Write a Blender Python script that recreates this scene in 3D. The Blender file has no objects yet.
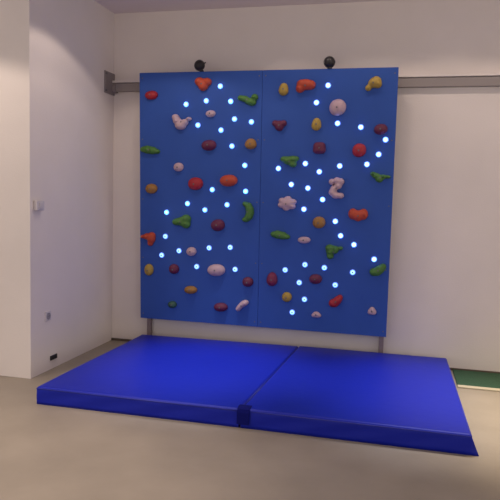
import bpy, bmesh, math, random
from mathutils import Vector, Matrix

random.seed(7)
sc = bpy.context.scene
col = sc.collection

# ------------------------------------------------------------------ camera
cam_d = bpy.data.cameras.new('camera')
cam = bpy.data.objects.new('camera', cam_d)
col.objects.link(cam)
cam_d.sensor_width = 36
cam_d.lens = 612.4 / 500 * 36
R_ = Vector((0.97065204, 0.23893561, 0.02728357))
U_ = Vector((-0.04719872, 0.07802789, 0.99583328))
F_ = Vector((-0.23581115, 0.96789536, -0.08701538))
m = Matrix((R_, U_, -F_)).transposed().to_4x4()
m.translation = Vector((2.48761814, -5.83757802, 1.54621581))
cam.matrix_world = m
sc.camera = cam

# ------------------------------------------------------------------ world, lights, exposure
sc.view_settings.view_transform = 'Standard'
sc.view_settings.look = 'None'
sc.view_settings.gamma = 1
sc.view_settings.use_curve_mapping = False
sc.view_settings.exposure = 0.0
w = bpy.data.worlds.new('world')
sc.world = w
w.use_nodes = True
w.node_tree.nodes['Background'].inputs[0].default_value = (1.0, 0.925, 0.90, 1)
w.node_tree.nodes['Background'].inputs[1].default_value = 0.98

CEIL = 3.345
def downlight(x, y, e, colr=(1, .84, .72), half=60, blend=.12, r=.05):
    l = bpy.data.lights.new('downlight', 'SPOT')
    l.energy = e
    l.color = colr
    l.spot_size = math.radians(2 * half)
    l.spot_blend = blend
    l.shadow_soft_size = r
    o = bpy.data.objects.new('downlight', l)
    o.location = (x, y, CEIL - .015)
    col.objects.link(o)
# wide beams that scallop the walls
downlight(.37, -1.30, 25, blend=.14)
downlight(.80, -1.30, 16, blend=.2)
for lx in (1.45, 2.15, 2.85, 3.55, 4.25):
    downlight(lx, -.74, 11, blend=.3)
downlight(-1.00, -2.60, 74, blend=.2)
# narrow beams that make pools on the floor and mats
WARM = (1, .75, .36)
COOL = (.86, .90, 1)  # cool tint for the beams added to brighten the mats in pools
downlight(.95, -1.05, 420, COOL, half=21, blend=1)
downlight(2.80, -1.15, 400, COOL, half=22, blend=1)
downlight(3.85, -1.25, 520, WARM, half=27, blend=1)
downlight(.3, -3.3, 330, half=42, blend=1)

# ------------------------------------------------------------------ materials
def new_mat(name):
    mt = bpy.data.materials.new(name)
    mt.use_nodes = True
    nt = mt.node_tree
    return mt, nt, nt.nodes['Principled BSDF']

def mat(name, c, rough=.6, metal=0, spec=.5, var=.0, vscale=8, bump=0, bscale=60, coat=0):
    mt, nt, b = new_mat(name)
    b.inputs['Base Color'].default_value = (*c, 1)
    b.inputs['Roughness'].default_value = rough
    b.inputs['Metallic'].default_value = metal
    b.inputs['Specular IOR Level'].default_value = spec
    b.inputs['Coat Weight'].default_value = coat
    tc = nt.nodes.new('ShaderNodeTexCoord')
    if var > 0:
        n = nt.nodes.new('ShaderNodeTexNoise')
        n.inputs['Scale'].default_value = vscale
        n.inputs['Detail'].default_value = 5
        nt.links.new(tc.outputs['Object'], n.inputs['Vector'])
        mr = nt.nodes.new('ShaderNodeMix')
        mr.data_type = 'RGBA'
        mr.inputs[6].default_value = (*[v * (1 - var) for v in c], 1)
        mr.inputs[7].default_value = (*[min(1, v * (1 + var)) for v in c], 1)
        nt.links.new(n.outputs['Fac'], mr.inputs[0])
        nt.links.new(mr.outputs[2], b.inputs['Base Color'])
    if bump > 0:
        n2 = nt.nodes.new('ShaderNodeTexNoise')
        n2.inputs['Scale'].default_value = bscale
        n2.inputs['Detail'].default_value = 6
        nt.links.new(tc.outputs['Object'], n2.inputs['Vector'])
        bp = nt.nodes.new('ShaderNodeBump')
        bp.inputs['Strength'].default_value = bump
        bp.inputs['Distance'].default_value = .01
        nt.links.new(n2.outputs['Fac'], bp.inputs['Height'])
        nt.links.new(bp.outputs[0], b.inputs['Normal'])
    return mt

def emis(name, c, s):
    mt, nt, b = new_mat(name)
    b.inputs['Base Color'].default_value = (.3, .3, .35, 1)
    b.inputs['Emission Color'].default_value = (*c, 1)
    b.inputs['Emission Strength'].default_value = s
    return mt

M = {}
M['wall'] = mat('painted_plaster', (.765, .69, .64), .85, var=.05, vscale=2.5, bump=.15, bscale=90)
M['ceiling'] = mat('ceiling_paint', (.74, .66, .67), .9, var=.03, vscale=2, bump=.1)
M['floor'] = mat('linoleum_floor', (.275, .235, .19), .5, spec=.3, var=.26, vscale=2.2, bump=.08, bscale=25)
M['panel'] = mat('blue_painted_plywood', (.029, .085, .355), .6, spec=.25, var=.10, vscale=4, bump=.25, bscale=160)
M['vinyl'] = mat('blue_vinyl', (.0055, .014, .32), .45, spec=.22, var=.06, vscale=3, bump=.12, bscale=14)
M['vinyl_seam'] = mat('blue_vinyl_piping', (.01, .016, .28), .5)
M['velcro'] = mat('dark_velcro', (.004, .006, .12), .9, spec=.1)
M['rail'] = mat('grey_rail_paint', (.30, .26, .245), .5, spec=.3, var=.04)
M['rail_dark'] = mat('dark_grey_metal', (.26, .22, .215), .6, var=.06)
M['post'] = mat('post_metal', (.25, .19, .19), .5, metal=.2)
M['black'] = mat('black_plastic', (.012, .010, .011), .45)
M['black2'] = mat('black_bracket_metal', (.03, .028, .03), .5)
M['carpet'] = mat('green_carpet', (.022, .070, .036), .95, var=.25, vscale=40, bump=.6, bscale=250)
M['skirt'] = mat('brown_skirting', (.10, .07, .05), .6)
M['trim'] = mat('pale_edging', (.46, .41, .30), .5)
M['white_pl'] = mat('white_plastic', (.60, .55, .56), .4)
M['grey_pl'] = mat('grey_plastic', (.30, .28, .30), .5)
M['bolt'] = mat('bolt_steel', (.16, .15, .16), .55, metal=.3)
HC = {'red': (.36, .012, .022), 'orange': (.46, .055, .018), 'pink': (.50, .34, .38), 'green': (.060, .17, .025),
      'darkgreen': (.03, .09, .06), 'yellow': (.40, .26, .045), 'amber': (.32, .15, .03), 'maroon': (.115, .010, .045),
      'crimson': (.17, .012, .055)}
for k, v in HC.items():
    M['h_' + k] = mat('resin_' + k, v, .55, var=.10, vscale=30, bump=.35, bscale=220)
M['led_cyan'] = emis('led_lens_cyan_white', (.06, .40, 1.0), 13)
M['led_white'] = emis('led_lens_blue_white', (.10, .30, 1.0), 16)
M['led_soft'] = emis('led_lens_soft', (.32, .74, 1.0), 1.9)
M['led_core'] = emis('led_core', (.06, .28, .62), .6)
M['led_rim'] = emis('led_rim_glow', (.05, .20, 1.0), 1.1)  # ring emission stands in for the blue halo around each LED

# ------------------------------------------------------------------ helpers
def tag(o, label=None, cat=None, group=None, kind=None):
    for k, v in (('label', label), ('category', cat), ('group', group), ('kind', kind)):
        if v:
            o[k] = v
    return o

def link_bm(name, bm, mt, parent=None, smooth=False, bevel=0, seg=2):
    me = bpy.data.meshes.new(name)
    bmesh.ops.recalc_face_normals(bm, faces=bm.faces)
    bm.to_mesh(me)
    bm.free()
    me.materials.append(mt)
    if smooth:
        for p in me.polygons:
            p.use_smooth = True
    o = bpy.data.objects.new(name, me)
    col.objects.link(o)
    if parent:
        o.parent = parent
    if bevel:
        b = o.modifiers.new('bevel', 'BEVEL')
        b.width = bevel
        b.segments = seg
        b.limit_method = 'ANGLE'
    return o

def box(bm, x0, x1, y0, y1, z0, z1):
    vs = [bm.verts.new((x, y, z)) for x in (x0, x1) for y in (y0, y1) for z in (z0, z1)]
    for f in ((0, 1, 3, 2), (4, 6, 7, 5), (0, 4, 5, 1), (2, 3, 7, 6), (0, 2, 6, 4), (1, 5, 7, 3)):
        bm.faces.new([vs[i] for i in f])

def boxo(name, dims, mt, parent=None, bevel=0):
    bm = bmesh.new()
    box(bm, *dims)
    return link_bm(name, bm, mt, parent, bevel=bevel)

def tube(bm, a, b, r, seg=16, r2=None):
    a, b = Vector(a), Vector(b)
    d = b - a
    mt_ = Matrix.Translation((a + b) / 2) @ d.to_track_quat('Z', 'Y').to_matrix().to_4x4()
    bmesh.ops.create_cone(bm, cap_ends=True, segments=seg, radius1=r, radius2=r if r2 is None else r2,
                          depth=d.length, matrix=mt_)

def lathe(bm, prof, seg=24, mtx=Matrix.Identity(4)):
    # profile of (radius, height) turned about local z
    rings = []
    for r, z in prof:
        if r < 1e-6:
            rings.append([bm.verts.new(mtx @ Vector((0, 0, z)))])
        else:
            rings.append([bm.verts.new(mtx @ Vector((r * math.cos(2 * math.pi * i / seg), r * math.sin(2 * math.pi * i / seg), z))) for i in range(seg)])
    for A, B in zip(rings, rings[1:]):
        for i in range(seg):
            j = (i + 1) % seg
            if len(A) == 1 and len(B) > 1:
                bm.faces.new((A[0], B[i], B[j]))
            elif len(B) == 1 and len(A) > 1:
                bm.faces.new((A[i], A[j], B[0]))
            elif len(A) > 1:
                bm.faces.new((A[i], A[j], B[j], B[i]))

def empty(name, loc=(0, 0, 0), mw=None):
    o = bpy.data.objects.new(name, None)
    o.empty_display_size = .1
    col.objects.link(o)
    if mw is not None:
        o.matrix_world = mw
    else:
        o.location = loc
    return o

# ------------------------------------------------------------------ setting
XL, YC = -.408, -1.465
tag(boxo('floor', (-4, 7, -8, .12, -.1, 0), M['floor']), kind='structure')
tag(boxo('ceiling', (-4, 7, -8, .12, CEIL, CEIL + .1), M['ceiling']), kind='structure')
tag(boxo('wall_back', (XL - .12, 7, 0, .12, 0, CEIL), M['wall']), kind='structure')
tag(boxo('baseboard_back', (XL, 7, -.014, 0, 0, .022), M['skirt']), kind='structure')
tag(boxo('wall_left', (XL - .12, XL, YC, 0, 0, CEIL), M['wall']), kind='structure')
tag(boxo('wall_front_left', (-4, XL - .12, YC, YC + .12, 0, CEIL), M['wall']), kind='structure')

# ------------------------------------------------------------------ green strip along the back wall
g = empty('carpet_strip', (3.4, -.27, 0))
tag(g, 'dark green carpet strip on the floor along the back wall, right of the mats', 'carpet')
boxo('carpet', (-.38, 3.4, -.235, .254, 0, .012), M['carpet'], g, .004)
boxo('edging', (-.38, 3.4, -.29, -.235, 0, .014), M['trim'], g, .004)['label'] = 'pale cream edging strip'

# ------------------------------------------------------------------ wall rail
rl = empty('wall_rail', (XL, 0, 2.6))
tag(rl, 'long grey metal rail fixed high across the back wall behind the board', 'rail')
Lr = 6.8
bm = bmesh.new()
box(bm, .012, Lr, -.055, 0, -.035, .042)
link_bm('rail_body', bm, M['rail'], rl, bevel=.004)
bm = bmesh.new()
box(bm, .012, Lr, -.040, 0, .042, .052)
link_bm('shadow_gap', bm, M['rail_dark'], rl)
bm = bmesh.new()
box(bm, .012, Lr, -.062, 0, .052, .072)
link_bm('top_lip', bm, M['wall'], rl, bevel=.003)
bm = bmesh.new()
box(bm, 0, .012, -.215, 0, -.07, .145)
link_bm('end_plate', bm, M['rail_dark'], rl, bevel=.004)
for sy, sz in ((-.19, -.045), (-.19, .12)):
    bm = bmesh.new()
    tube(bm, (.010, sy, sz), (.020, sy, sz), .011)
    link_bm('screw', bm, M['bolt'], rl)
bm = bmesh.new()
tube(bm, (.012, -.03, .0), (.05, -.03, .0), .05, 20)
link_bm('collar', bm, M['rail_dark'], rl, bevel=.003)

# ------------------------------------------------------------------ climbing board
YB, ZB, LB = -.1605, .2943, 2.409
th = math.atan2(.03894198, .99924147)
# board frame: local x right, local y up the face, local z out of the face
ux, uy = Vector((1, 0, 0)), Vector((0, -math.sin(th), math.cos(th)))
uz = ux.cross(uy)
BM = Matrix((ux, uy, uz)).transposed().to_4x4()
BM.translation = Vector((0, YB, ZB))

def panel(x0, x1, label, legx):
    mw = BM.copy()
    mw.translation = BM @ Vector((x0, 0, 0))
    root = empty('climbing_board', mw=mw)
    tag(root, label, 'climbing board', 'two halves of the blue climbing board')
    W = x1 - x0
    boxo('plywood_sheet', (.0007, W - .0007, 0, LB, -.022, 0), M['panel'], root, .003)
    # rear frame
    bm = bmesh.new()
    for yy in (.02, 1.1, LB - .07):
        box(bm, .05, W - .05, yy, yy + .05, -.104, -.022)
    for xx in (.02, W - .07):
        box(bm, xx, xx + .05, .02, LB - .02, -.1036, -.022)
    link_bm('rear_frame', bm, M['post'], root)
    # hooks to the rail
    for xx in (.25, W - .25):
        bm = bmesh.new()
        box(bm, xx - .02, xx + .02, 2.26, 2.30, -.19, -.10)
        link_bm('rail_bracket', bm, M['rail_dark'], root)
    # screws along the edges
    for xx in (.03, W - .03):
        for yy in (.05, .62, 1.2, 1.78, LB - .05):
            bm = bmesh.new()
            tube(bm, (xx, yy, -.001), (xx, yy, .0015), .006, 10)
            link_bm('screw', bm, M['bolt'], root)
    # supporting post standing on the floor behind the mat
    bm = bmesh.new()
    inv = BM.inverted()
    A = Matrix.Translation(Vector((-x0, 0, 0))) @ inv
    box(bm, legx - .022, legx + .022, -.062, -.026, .006, ZB + .20)
    bmesh.ops.transform(bm, matrix=A, verts=bm.verts)
    leg = link_bm('leg', bm, M['post'], root, bevel=.003)
    bm = bmesh.new()
    box(bm, legx - .04, legx + .04, -.070, -.010, 0, .008)
    bmesh.ops.transform(bm, matrix=A, verts=bm.verts)
    link_bm('foot_plate', bm, M['rail_dark'], root)
    return root
panel(-.016, 1.2, 'left half of the blue climbing board, with cyan glowing lights, nearer the corner', .035)
panel(1.2, 2.413, 'right half of the blue climbing board, with whiter glowing lights and snake-shaped hold', 2.368)

# ------------------------------------------------------------------ climbing holds
HOLDS = [
    ('red','oval',0.110,2.197,0.134,0.085, "small red oval hold in the top left corner of the board"),
    ('orange','heart',0.632,2.293,0.168,0.128, "orange heart-shaped hold beneath the left ball fixture"),
    ('pink','vee',0.420,1.944,0.202,0.150, "largest pale pink V-shaped hold near the top left"),
    ('pink','oval',0.707,2.020,0.099,0.065, "small pale pink oval hold right of the V-shaped hold"),
    ('green','wing',1.065,2.143,0.201,0.109, "green wing-shaped hold near top middle of left panel"),
    ('yellow','egg',1.400,2.234,0.093,0.116, "upper yellow egg-shaped hold at top left of right panel"),
    ('orange','bean',1.603,2.261,0.182,0.123, "orange-red bean-shaped hold near top of right panel"),
    ('pink','round',1.897,2.069,0.152,0.149, "large round pale pink hold near top of right panel"),
    ('maroon','moon',1.369,1.909,0.140,0.099, "maroon half-moon hold near the middle seam, upper right panel"),
    ('yellow','egg',1.710,1.921,0.091,0.116, "lower yellow egg-shaped hold near top of right panel"),
    ('yellow','shell',2.204,2.271,0.147,0.129, "bright yellow shell-shaped hold in the board's top right corner"),
    ('maroon','oval',2.282,1.876,0.121,0.096, "purplish maroon oval hold near the upper right edge"),
    ('green','leaf',0.096,1.678,0.209,0.086, "green leaf-shaped hold at the upper left edge"),
    ('pink','round',0.389,1.517,0.102,0.086, "small round white hold below the green leaf at the left edge"),
    ('amber','round',0.108,1.303,0.126,0.098, "round amber hold at the left edge, halfway up"),
    ('red','round',0.563,1.361,0.152,0.124, "round bright red hold in the middle of the left panel"),
    ('maroon','oval',0.693,1.726,0.149,0.103, "dark maroon oval hold near the upper middle of left panel"),
    ('amber','egg',1.100,1.742,0.115,0.101, "amber egg-shaped hold near the upper middle seam"),
    ('orange','oval',0.892,1.397,0.177,0.113, "orange-red oval hold in the middle of the left panel"),
    ('maroon','square',1.744,1.709,0.118,0.108, "dark maroon squarish hold in the upper middle of right panel"),
    ('green','fan',1.474,1.584,0.178,0.109, "green triangular fan-shaped hold right of the middle seam"),
    ('pink','snake',1.911,1.351,0.145,0.199, "pale pink snake-shaped hold in the middle of right panel"),
    ('pink','flower',1.460,1.198,0.179,0.139, "pale pink flower-shaped hold with bumpy edge on right panel"),
    ('red','round',2.102,1.692,0.124,0.124, "round glossy red hold at upper right of right panel"),
    ('green','arrow',2.297,1.456,0.184,0.097, "green arrow-shaped hold at the right edge, upper half"),
    ('orange','bar',2.115,1.113,0.179,0.118, "orange-red bar-shaped hold at the right, halfway down"),
    ('green','block',0.423,0.994,0.196,0.137, "wide green block-shaped hold left of centre on left panel"),
    ('orange','tear',0.072,0.807,0.160,0.140, "orange-red teardrop hold at the left edge, lower half"),
    ('pink','oval',0.524,0.702,0.103,0.089, "small pale pink oval hold in lower half of left panel"),
    ('yellow','round',0.080,0.498,0.096,0.121, "small yellow round hold at the left edge, lower half"),
    ('maroon','round',0.345,0.520,0.105,0.100, "small round maroon hold at lower left of left panel"),
    ('maroon','oval',0.791,0.970,0.140,0.116, "maroon oval hold at centre of the left panel's lower half"),
    ('green','hook',1.088,1.107,0.117,0.199, "green curved bracket-shaped hold left of the middle seam"),
    ('pink','oval',0.780,0.533,0.182,0.118, "largest pale pink oval hold in lower half of left panel"),
    ('maroon','round',1.097,0.436,0.109,0.097, "round maroon hold left of the middle seam, low down"),
    ('crimson','egg',1.332,0.477,0.107,0.135, "crimson egg-shaped hold right of the middle seam, low down"),
    ('green','leaf',1.403,0.901,0.191,0.085, "green leaf-shaped hold right of the middle seam, halfway down"),
    ('amber','round',1.762,1.032,0.120,0.111, "round amber hold in the middle of right panel"),
    ('pink','oval',1.629,0.863,0.122,0.065, "small flat pale pink oval hold on right panel, halfway down"),
    ('green','corner',1.909,0.765,0.165,0.139, "green corner-shaped hold in lower half of right panel"),
    ('maroon','oval',1.747,0.502,0.122,0.094, "maroon oval hold in lower half of right panel"),
    ('green','tilt',2.311,0.621,0.151,0.119, "green tilted hold at the right edge, lower half"),
    ('amber','oval',0.520,0.322,0.135,0.080, "flat amber oval hold low on the left panel"),
    ('darkgreen','oval',0.328,0.161,0.095,0.071, "tiny dark green hold lowest at left of left panel"),
    ('maroon','oval',0.830,0.170,0.142,0.089, "dark maroon oval hold near the bottom of left panel"),
    ('pink','stick',1.046,0.202,0.130,0.118, "thin whitish slanted hold near the bottom by the seam"),
    ('yellow','round',1.480,0.314,0.096,0.096, "dull yellow round hold low on the right panel"),
    ('pink','dome',1.765,0.166,0.094,0.057, "small pale pink half-moon hold at bottom middle of right panel"),
    ('red','tilt',1.941,0.308,0.129,0.123, "bright red tilted hold near the bottom of right panel"),
    ('pink','dome',2.276,0.237,0.081,0.075, "small pale pink half-moon hold in the bottom right corner"),
]
LEDS = [(0.461, 2.109),
    (0.662, 2.139),
    (0.581, 1.914),
    (0.798, 2.271),
    (0.901, 2.132),
    (0.94, 1.97),
    (1.103, 1.943),
    (0.81, 1.868),
    (1.804, 2.263),
    (1.704, 2.113),
    (1.9, 1.929),
    (2.108, 1.895),
    (2.328, 1.786),
    (0.265, 1.076),
    (0.481, 1.168),
    (0.658, 1.112),
    (0.73, 1.308),
    (0.919, 1.72),
    (1.047, 1.542),
    (1.059, 1.3),
    (0.879, 1.168),
    (1.369, 1.519),
    (1.619, 1.567),
    (1.75, 1.495),
    (1.933, 1.55),
    (1.494, 1.374),
    (1.649, 1.344),
    (1.788, 1.243),
    (1.618, 1.149),
    (2.274, 1.657),
    (2.175, 1.568),
    (0.253, 0.839),
    (0.214, 0.651),
    (0.395, 0.703),
    (0.704, 0.746),
    (0.579, 0.556),
    (0.916, 0.761),
    (0.968, 0.55),
    (1.911, 1.047),
    (1.964, 0.917),
    (1.643, 0.632),
    (1.457, 0.572),
    (1.825, 0.613),
    (1.594, 0.459),
    (1.931, 0.457),
    (2.088, 0.84),
    (2.274, 0.715),
    (2.086, 0.584),
    (1.648, 0.302),
    (1.535, 0.17)]

SH = {
 'oval': [(0, 0, 1, .62), (.35, .08, .6, .45), (-.3, -.06, .65, .45)],
 'round': [(0, 0, .9, .9), (.25, .2, .5, .5), (-.2, -.25, .55, .5)],
 'egg': [(0, -.2, .75, .75), (.05, .35, .55, .55)],
 'square': [(-.35, -.3, .6, .6), (.35, -.3, .6, .6), (-.3, .35, .6, .6), (.3, .35, .6, .6)],
 'heart': [(-.5, .35, .6, .6), (.5, .3, .6, .55), (0, -.35, .6, .6), (0, 0, .5, .5)],
 'vee': [(-.75, .7, .38, .4), (-.55, .2, .45, .45), (-.15, -.45, .6, .55), (.3, .0, .42, .4), (.8, .45, .3, .26)],
 'wing': [(-.8, .35, .35, .35), (-.35, .2, .42, .42), (.15, -.15, .45, .45), (.5, -.3, .4, .45), (.75, .4, .35, .45)],
 'bean': [(-.65, -.35, .45, .5), (-.5, .25, .5, .5), (.05, .15, .55, .65), (.6, .1, .5, .55)],
 'moon': [(-.65, .35, .4, .4), (0, .1, .6, .6), (.65, .35, .4, .4), (0, -.3, .5, .4)],
 'shell': [(.35, .25, .6, .6), (.0, .05, .55, .5), (-.55, -.5, .35, .35), (.6, -.1, .4, .4)],
 'leaf': [(-.85, .12, .3, .3), (-.35, .1, .5, .45), (.25, 0, .5, .42), (.8, -.12, .3, .25)],
 'fan': [(-.8, .4, .4, .4), (-.3, .2, .55, .6), (.4, .4, .5, .5), (.35, -.35, .45, .45), (.8, .5, .3, .3)],
 'snake': [(-.65, .62, .34, .3), (.0, .75, .42, .34), (.5, .65, .4, .34), (.2, .22, .42, .34), (-.35, -.1, .4, .34),
           (-.5, -.5, .46, .36), (-.1, -.8, .45, .34), (.5, -.82, .42, .3)],
 'flower': [(0, 0, .7, .7)] + [(.68 * math.cos(a * 1.047 + .4), .68 * math.sin(a * 1.047 + .4), .33, .33) for a in range(6)],
 'arrow': [(-.85, .5, .3, .3), (-.5, .2, .45, .42), (-.1, -.35, .42, .5), (.3, .05, .38, .35), (.85, .05, .3, .25)],
 'bar': [(-.65, .12, .5, .5), (0, -.05, .5, .5), (.65, .12, .5, .5)],
 'block': [(-.7, -.1, .4, .4), (-.2, -.02, .5, .5), (.4, .35, .5, .5), (.4, -.35, .45, .5)],
 'tear': [(-.9, .25, .28, .25), (-.3, .3, .45, .42), (.4, .4, .5, .5), (.35, -.1, .5, .5), (.2, -.65, .35, .35)],
 'hook': [(-.5, .85, .4, .22), (.05, .68, .6, .3), (.35, .3, .65, .34), (.4, -.1, .65, .34), (.2, -.5, .65, .34), (-.3, -.8, .6, .25)],
 'corner': [(-.5, .45, .5, .5), (.15, .42, .42, .38), (.8, .5, .3, .26), (-.45, -.1, .42, .45), (-.4, -.7, .4, .4), (.1, .1, .45, .4)],
 'tilt': [(-.6, -.3, .5, .5), (-.1, -.2, .6, .6), (.35, .2, .55, .55), (.7, .55, .4, .42)],
 'dome': [(-.45, -.25, .5, .45), (0, .1, .65, .6), (.45, -.25, .5, .45), (0, -.3, .5, .4)],
 'stick': [(-.75, -.75, .42, .42), (-.45, -.35, .46, .46), (-.1, .02, .5, .5), (.3, .35, .52, .5), (.65, .55, .46, .42)],
}
def blob_mesh(kind, w_, h_, dep, seed):
    """organic lump with a flat back: the envelope of its lobes, meshed as a grid over the outline"""
    rnd = random.Random(seed)
    mb = bpy.data.metaballs.new('lump')
    mb.resolution = .085
    mb.threshold = .35
    o = bpy.data.objects.new('lump%d' % seed, mb)
    col.objects.link(o)
    for x, y, rx, ry in SH[kind]:
        e = mb.elements.new(type='ELLIPSOID')
        e.co = (x, y, 0)
        e.radius = 1.25
        e.size_x, e.size_y = rx * 1.3, ry * 1.3
        e.size_z = .55 * (rx + ry) / 2 + .15
        e.stiffness = 2
    for i in range(0 if kind in ('stick', 'snake', 'hook', 'dome') else 2):   # small surface bumps
        x, y, rx, ry = rnd.choice(SH[kind])
        e = mb.elements.new(type='BALL')
        e.co = (x + rnd.uniform(-.2, .2) * rx, y + rnd.uniform(-.2, .2) * ry, .25)
        e.radius = .22
    bpy.context.view_layer.update()
    dg = bpy.context.evaluated_depsgraph_get()
    me = bpy.data.meshes.new_from_object(o.evaluated_get(dg))
    bpy.data.objects.remove(o)
    bpy.data.metaballs.remove(mb)
    bm = bmesh.new()
    bm.from_mesh(me)
    bpy.data.meshes.remove(me)
    bmesh.ops.bisect_plane(bm, geom=bm.verts[:] + bm.edges[:] + bm.faces[:], plane_co=(0, 0, -.02), plane_no=(0, 0, -1), clear_outer=True)
    ed = [e for e in bm.edges if e.is_boundary]
    if ed:
        bmesh.ops.holes_fill(bm, edges=ed)
    xs = [v.co.x for v in bm.verts]; ys = [v.co.y for v in bm.verts]; zs = [v.co.z for v in bm.verts]
    sx, sy, sz = w_ / (max(xs) - min(xs)), h_ / (max(ys) - min(ys)), dep / (max(zs) + .02)
    cx, cy = (max(xs) + min(xs)) / 2, (max(ys) + min(ys)) / 2
    for v in bm.verts:
        v.co = Vector(((v.co.x - cx) * sx, (v.co.y - cy) * sy, (v.co.z + .02) * sz))
    bmesh.ops.smooth_vert(bm, verts=[v for v in bm.verts if v.co.z > dep * .15], factor=.3, use_axis_x=True, use_axis_y=True, use_axis_z=True)
    return bm

hold_pos = []
for i, (c, k, x, y, w_, h_, name) in enumerate(HOLDS):
    mw = BM.copy()
    mw.translation = BM @ Vector((x, y, 0))
    t = empty('climbing_hold', mw=mw)
    tag(t, name, 'climbing hold', 'climbing holds on the blue board')
    dep = min(.058, .18 * (w_ + h_) + .008)
    bm = blob_mesh(k, w_ * .98, h_ * .98, dep, i + 1)
    # seat of the bolt: the top surface nearest the thickest lobe
    top = max(bm.verts, key=lambda v: v.co.z * 1.2 - (v.co.x ** 2 + v.co.y ** 2) ** .5)
    tx, ty, tz = top.co
    link_bm('grip', bm, M['h_' + c], t, smooth=True)
    bm = bmesh.new()
    lathe(bm, [(.0, -.006), (.0075, -.006), (.0075, .0015), (.0065, .0028), (.004, .0028), (.0035, .0005), (0, .0005)], 16,
          Matrix.Translation((tx, ty, tz)))
    link_bm('bolt', bm, M['bolt'], t, smooth=False)
    hold_pos.append((x, y, w_, h_, name))

# ------------------------------------------------------------------ LED lights
def led_mesh(nm, prof, mt, seg=20):
    bm = bmesh.new()
    lathe(bm, prof, seg)
    bmesh.ops.recalc_face_normals(bm, faces=bm.faces)
    me = bpy.data.meshes.new(nm)
    bm.to_mesh(me)
    bm.free()
    me.materials.append(mt)
    for p in me.polygons:
        p.use_smooth = True
    return me
lensC = led_mesh('lens', [(.0165, .003), (.016, .008), (.013, .012), (.008, .0145), (0, .0155)], M['led_cyan'])
lensW = led_mesh('lens', [(.0165, .003), (.016, .008), (.013, .012), (.008, .0145), (0, .0155)], M['led_white'])
lensS = led_mesh('lens', [(.019, .003), (.0185, .008), (.015, .012), (.008, .0145), (0, .0155)], M['led_soft'])
halo_rim = led_mesh('rim', [(.027, 0), (.0265, .003), (.024, .005), (.0165, .005), (.0165, 0)], M['led_rim'])
core = led_mesh('core', [(.0085, .010), (.008, .0165), (.004, .0175), (0, .018)], M['led_core'], 12)
DIRS = ['right of', 'above and right of', 'above', 'above and left of', 'left of', 'below and left of', 'below', 'below and right of']
def shorten(nm):
    nm = nm.replace(' of the board', '').replace('the ', '').replace('bright yellow', 'yellow')
    return nm.replace(' at left edge, halfway up', ' halfway up left edge')
used = set()
def led_label(x, y):
    cand = []
    for hx, hy, hw, hh, nm in hold_pos:
        dx, dy = x - hx, y - hy
        d = math.hypot(dx, dy)
        a = int(round(math.atan2(dy, dx) / (math.pi / 4))) % 8
        cand.append((d, a, nm))
    cand.sort()
    for d, a, nm in cand:
        if (a, nm) not in used and len((DIRS[a] + shorten(nm)).split()) <= 12:
            used.add((a, nm))
            nm = shorten(nm)
            lab = 'glowing LED ' + DIRS[a] + ' the ' + nm
            return ' '.join(lab.split())
for x, y in LEDS:
    mw = BM.copy()
    mw.translation = BM @ Vector((x, y, 0))
    t = empty('led_light', mw=mw)
    tag(t, led_label(x, y), 'light', 'small glowing lights on the blue board')
    parts = [('rim', halo_rim), ('lens', lensS if y < .86 and x < 1.2 or y < .65 else lensW if x > 1.2 else lensC)]
    if parts[1][1] is lensS:
        parts.append(('core', core))
    for nm, me in parts:
        o = bpy.data.objects.new(nm, me)
        col.objects.link(o)
        o.parent = t

# ------------------------------------------------------------------ black ball fixtures on the top edge
for x, lab in ((.588, 'black ball-shaped fixture on top edge of the left panel, above orange heart-shaped hold'),
               (1.808, 'black ball-shaped fixture on top edge of the right panel')):
    mw = BM.copy()
    mw.translation = BM @ Vector((x, LB, -.012))
    t = empty('ball_fixture', mw=mw)
    tag(t, lab, 'fixture', 'black ball fixtures on the board')
    left = x < 1
    bm = bmesh.new()
    # ball slightly flattened with a rim groove
    prof = [(0, -.048)] + [(.048 * math.sin(a), -.048 * math.cos(a) * 1.05) for a in [math.pi * j / 14 for j in range(1, 14)]] + [(0, .050)]
    lathe(bm, prof, 24, Matrix.Translation((0, .058, .0)))
    link_bm('ball', bm, M['black'], t, smooth=True)
    bm = bmesh.new()
    lathe(bm, [(0.049, -.006), (.052, -.004), (.052, .004), (.049, .006)], 24, Matrix.Translation((0, .058, .0)))
    link_bm('band', bm, M['black2'], t, smooth=True)
    bm = bmesh.new()
    sx = .022 if left else .004
    tube(bm, (sx, .0, 0), (sx * .6, .03, 0), .022, 16, .016)
    link_bm('stem', bm, M['black2'], t)
    if left:
        bm = bmesh.new()
        tube(bm, (.03, .068, .0), (.062, .085, .0), .006, 10)
        link_bm('lever', bm, M['black2'], t)

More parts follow.
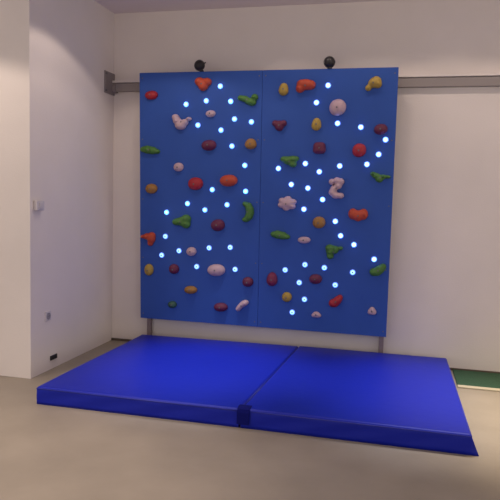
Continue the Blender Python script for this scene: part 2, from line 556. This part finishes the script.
# ------------------------------------------------------------------ floor mats
def mat_obj(corners, hgt, label, seed):
    """corners: back-left, back-right, front-right, front-left (x, y)"""
    cx = sum(c[0] for c in corners) / 4
    cy = sum(c[1] for c in corners) / 4
    root = empty('crash_mat', (cx, cy, 0))
    tag(root, label, 'mat', 'two blue crash mats in front of the board')
    bl, br, fr, fl = [Vector((c[0] - cx, c[1] - cy, 0)) for c in corners]
    NX, NY = 44, 44
    rd = .014
    def prm(n):
        # parameters 0..1, denser near the edges
        return [0, .004, .012, .022] + [.022 + (i + 1) / (n - 7) * .956 for i in range(n - 8)] + [.978, .988, .996, 1]
    U, V = prm(NX), prm(NY)
    def P(u, v, z):
        a = bl.lerp(br, u); b = fl.lerp(fr, u)
        q = a.lerp(b, v); q.z = z
        return q
    rnd = random.Random(seed)
    ph = [rnd.uniform(0, 6) for _ in range(6)]
    bm = bmesh.new()
    top = {}
    for i, u in enumerate(U):
        for j, v in enumerate(V):
            eu, ev = min(u, 1 - u), min(v, 1 - v)
            e = min(eu, ev) * 1.6
            drop = 0
            if e < rd:
                drop = (rd - math.sqrt(max(0, rd * rd - (rd - e) ** 2)))
            puff = .004 * min(1, e / .25) + .0022 * math.sin(5 * u + ph[0]) * math.sin(6 * v + ph[1]) + .0010 * math.sin(17 * u + ph[2] + 4 * v) * min(1, e / .1)
            top[i, j] = bm.verts.new(P(u, v, hgt - drop + puff))
    for i in range(len(U) - 1):
        for j in range(len(V) - 1):
            bm.faces.new((top[i, j], top[i, j + 1], top[i + 1, j + 1], top[i + 1, j]))
    # sides with soft wrinkles
    ring = [(i, 0) for i in range(len(U))] + [(len(U) - 1, j) for j in range(1, len(V))] + \
           [(i, len(V) - 1) for i in range(len(U) - 2, -1, -1)] + [(0, j) for j in range(len(V) - 2, 0, -1)]
    prev = [top[k] for k in ring]
    n = len(ring)
    zlev = [.8, .6, .4, .2, 0]
    for zl in zlev:
        cur = []
        for q, k in enumerate(ring):
            b = top[k].co
            out = Vector((b.x, b.y, 0))
            s = .0035 * math.sin(q * .55 + zl * 5 + ph[3]) * math.sin(math.pi * zl) 
            if k[1] == len(V) - 1 or k[1] == 0:
                d = Vector((0, -1 if k[1] else 1, 0))
            else:
                d = Vector((1 if k[0] else -1, 0, 0))
            fl_ = .050 * (1 - zl) * V[k[1]] if (seed == 5 and k[0] == len(U) - 1) else 0   # loose cover flares out near the floor
            cur.append(bm.verts.new((b.x + fl_ + d.x * (s - .002), b.y + d.y * (s - .002), max(0, (b.z) * zl))))
        for q in range(n):
            r = (q + 1) % n
            bm.faces.new((prev[q], prev[r], cur[r], cur[q]))
        prev = cur
    bm.faces.new(prev)
    link_bm('mat_cover', bm, M['vinyl'], root, smooth=True)
    # sewn piping just below the top edge
    bm = bmesh.new()
    zp = hgt - rd * .9
    pts = [bl, br, fr, fl]
    for a, b in zip(pts, pts[1:] + pts[:1]):
        tube(bm, (a.x, a.y, zp), (b.x, b.y, zp), .0035, 8)
    link_bm('piping', bm, M['vinyl_seam'], root, smooth=True)
    return root
ml = mat_obj([(.005, -.165), (1.593, -.105), (1.501, -1.975), (-.016, -1.985)], .130,
             'left blue vinyl crash mat lying on the floor, in front of the left panel', 3)
mr = mat_obj([(1.605, -.104), (2.955, -.082), (2.975, -1.975), (1.513, -1.975)], .132,
             'right blue vinyl crash mat lying on the floor, nearer the green carpet strip', 5)
# joining flap at the front of the seam, a part of the right mat
bm = bmesh.new()
fx, fy = mr.location.x, mr.location.y
prof = [(-1.91, .139), (-1.955, .139), (-1.980, .132), (-1.988, .11), (-1.988, .03)]
rows = []
for y_, z_ in prof:
    rows.append([bm.verts.new((xx - fx, y_ - fy, z_)) for xx in (1.49, 1.53, 1.575)])
for a, b in zip(rows, rows[1:]):
    for q in range(2):
        bm.faces.new((a[q], a[q + 1], b[q + 1], b[q]))
o = link_bm('joining_flap', bm, M['velcro'], mr)
o['label'] = 'dark velcro flap closing the seam'
s = o.modifiers.new('solid', 'SOLIDIFY')
s.thickness = .004

# ------------------------------------------------------------------ small things on the left wall
t = empty('light_switch', (XL, -1.367, 1.42))
tag(t, 'small pale switch box on the left wall, near its outer edge', 'switch')
boxo('box', (0, .035, -.055, .055, -.035, .045), M['white_pl'], t, .006)
boxo('rocker', (.035, .042, -.025, .025, -.018, .028), M['white_pl'], t, .002)

t = empty('wall_socket', (XL, -1.216, .479))
tag(t, 'small grey socket plate on the left wall, above the black outlet', 'socket')
boxo('plate', (0, .010, -.042, .042, -.042, .042), M['white_pl'], t, .003)
bm = bmesh.new()
tube(bm, (.010, 0, 0), (.013, 0, 0), .030, 20)
link_bm('socket_face', bm, M['grey_pl'], t, bevel=.001)
for dy in (-.01, .01):
    bm = bmesh.new()
    tube(bm, (.0125, dy, 0), (.0138, dy, 0), .003, 8)
    link_bm('pin_hole', bm, M['black'], t)

t = empty('cable_outlet', (XL, -1.13, .099))
tag(t, 'small black cable outlet low on the left wall, just above the floor', 'outlet')
boxo('frame', (0, .012, -.052, .052, -.020, .020), M['black2'], t, .004)
boxo('opening', (.012, .015, -.040, .040, -.011, .011), M['black'], t, .001)
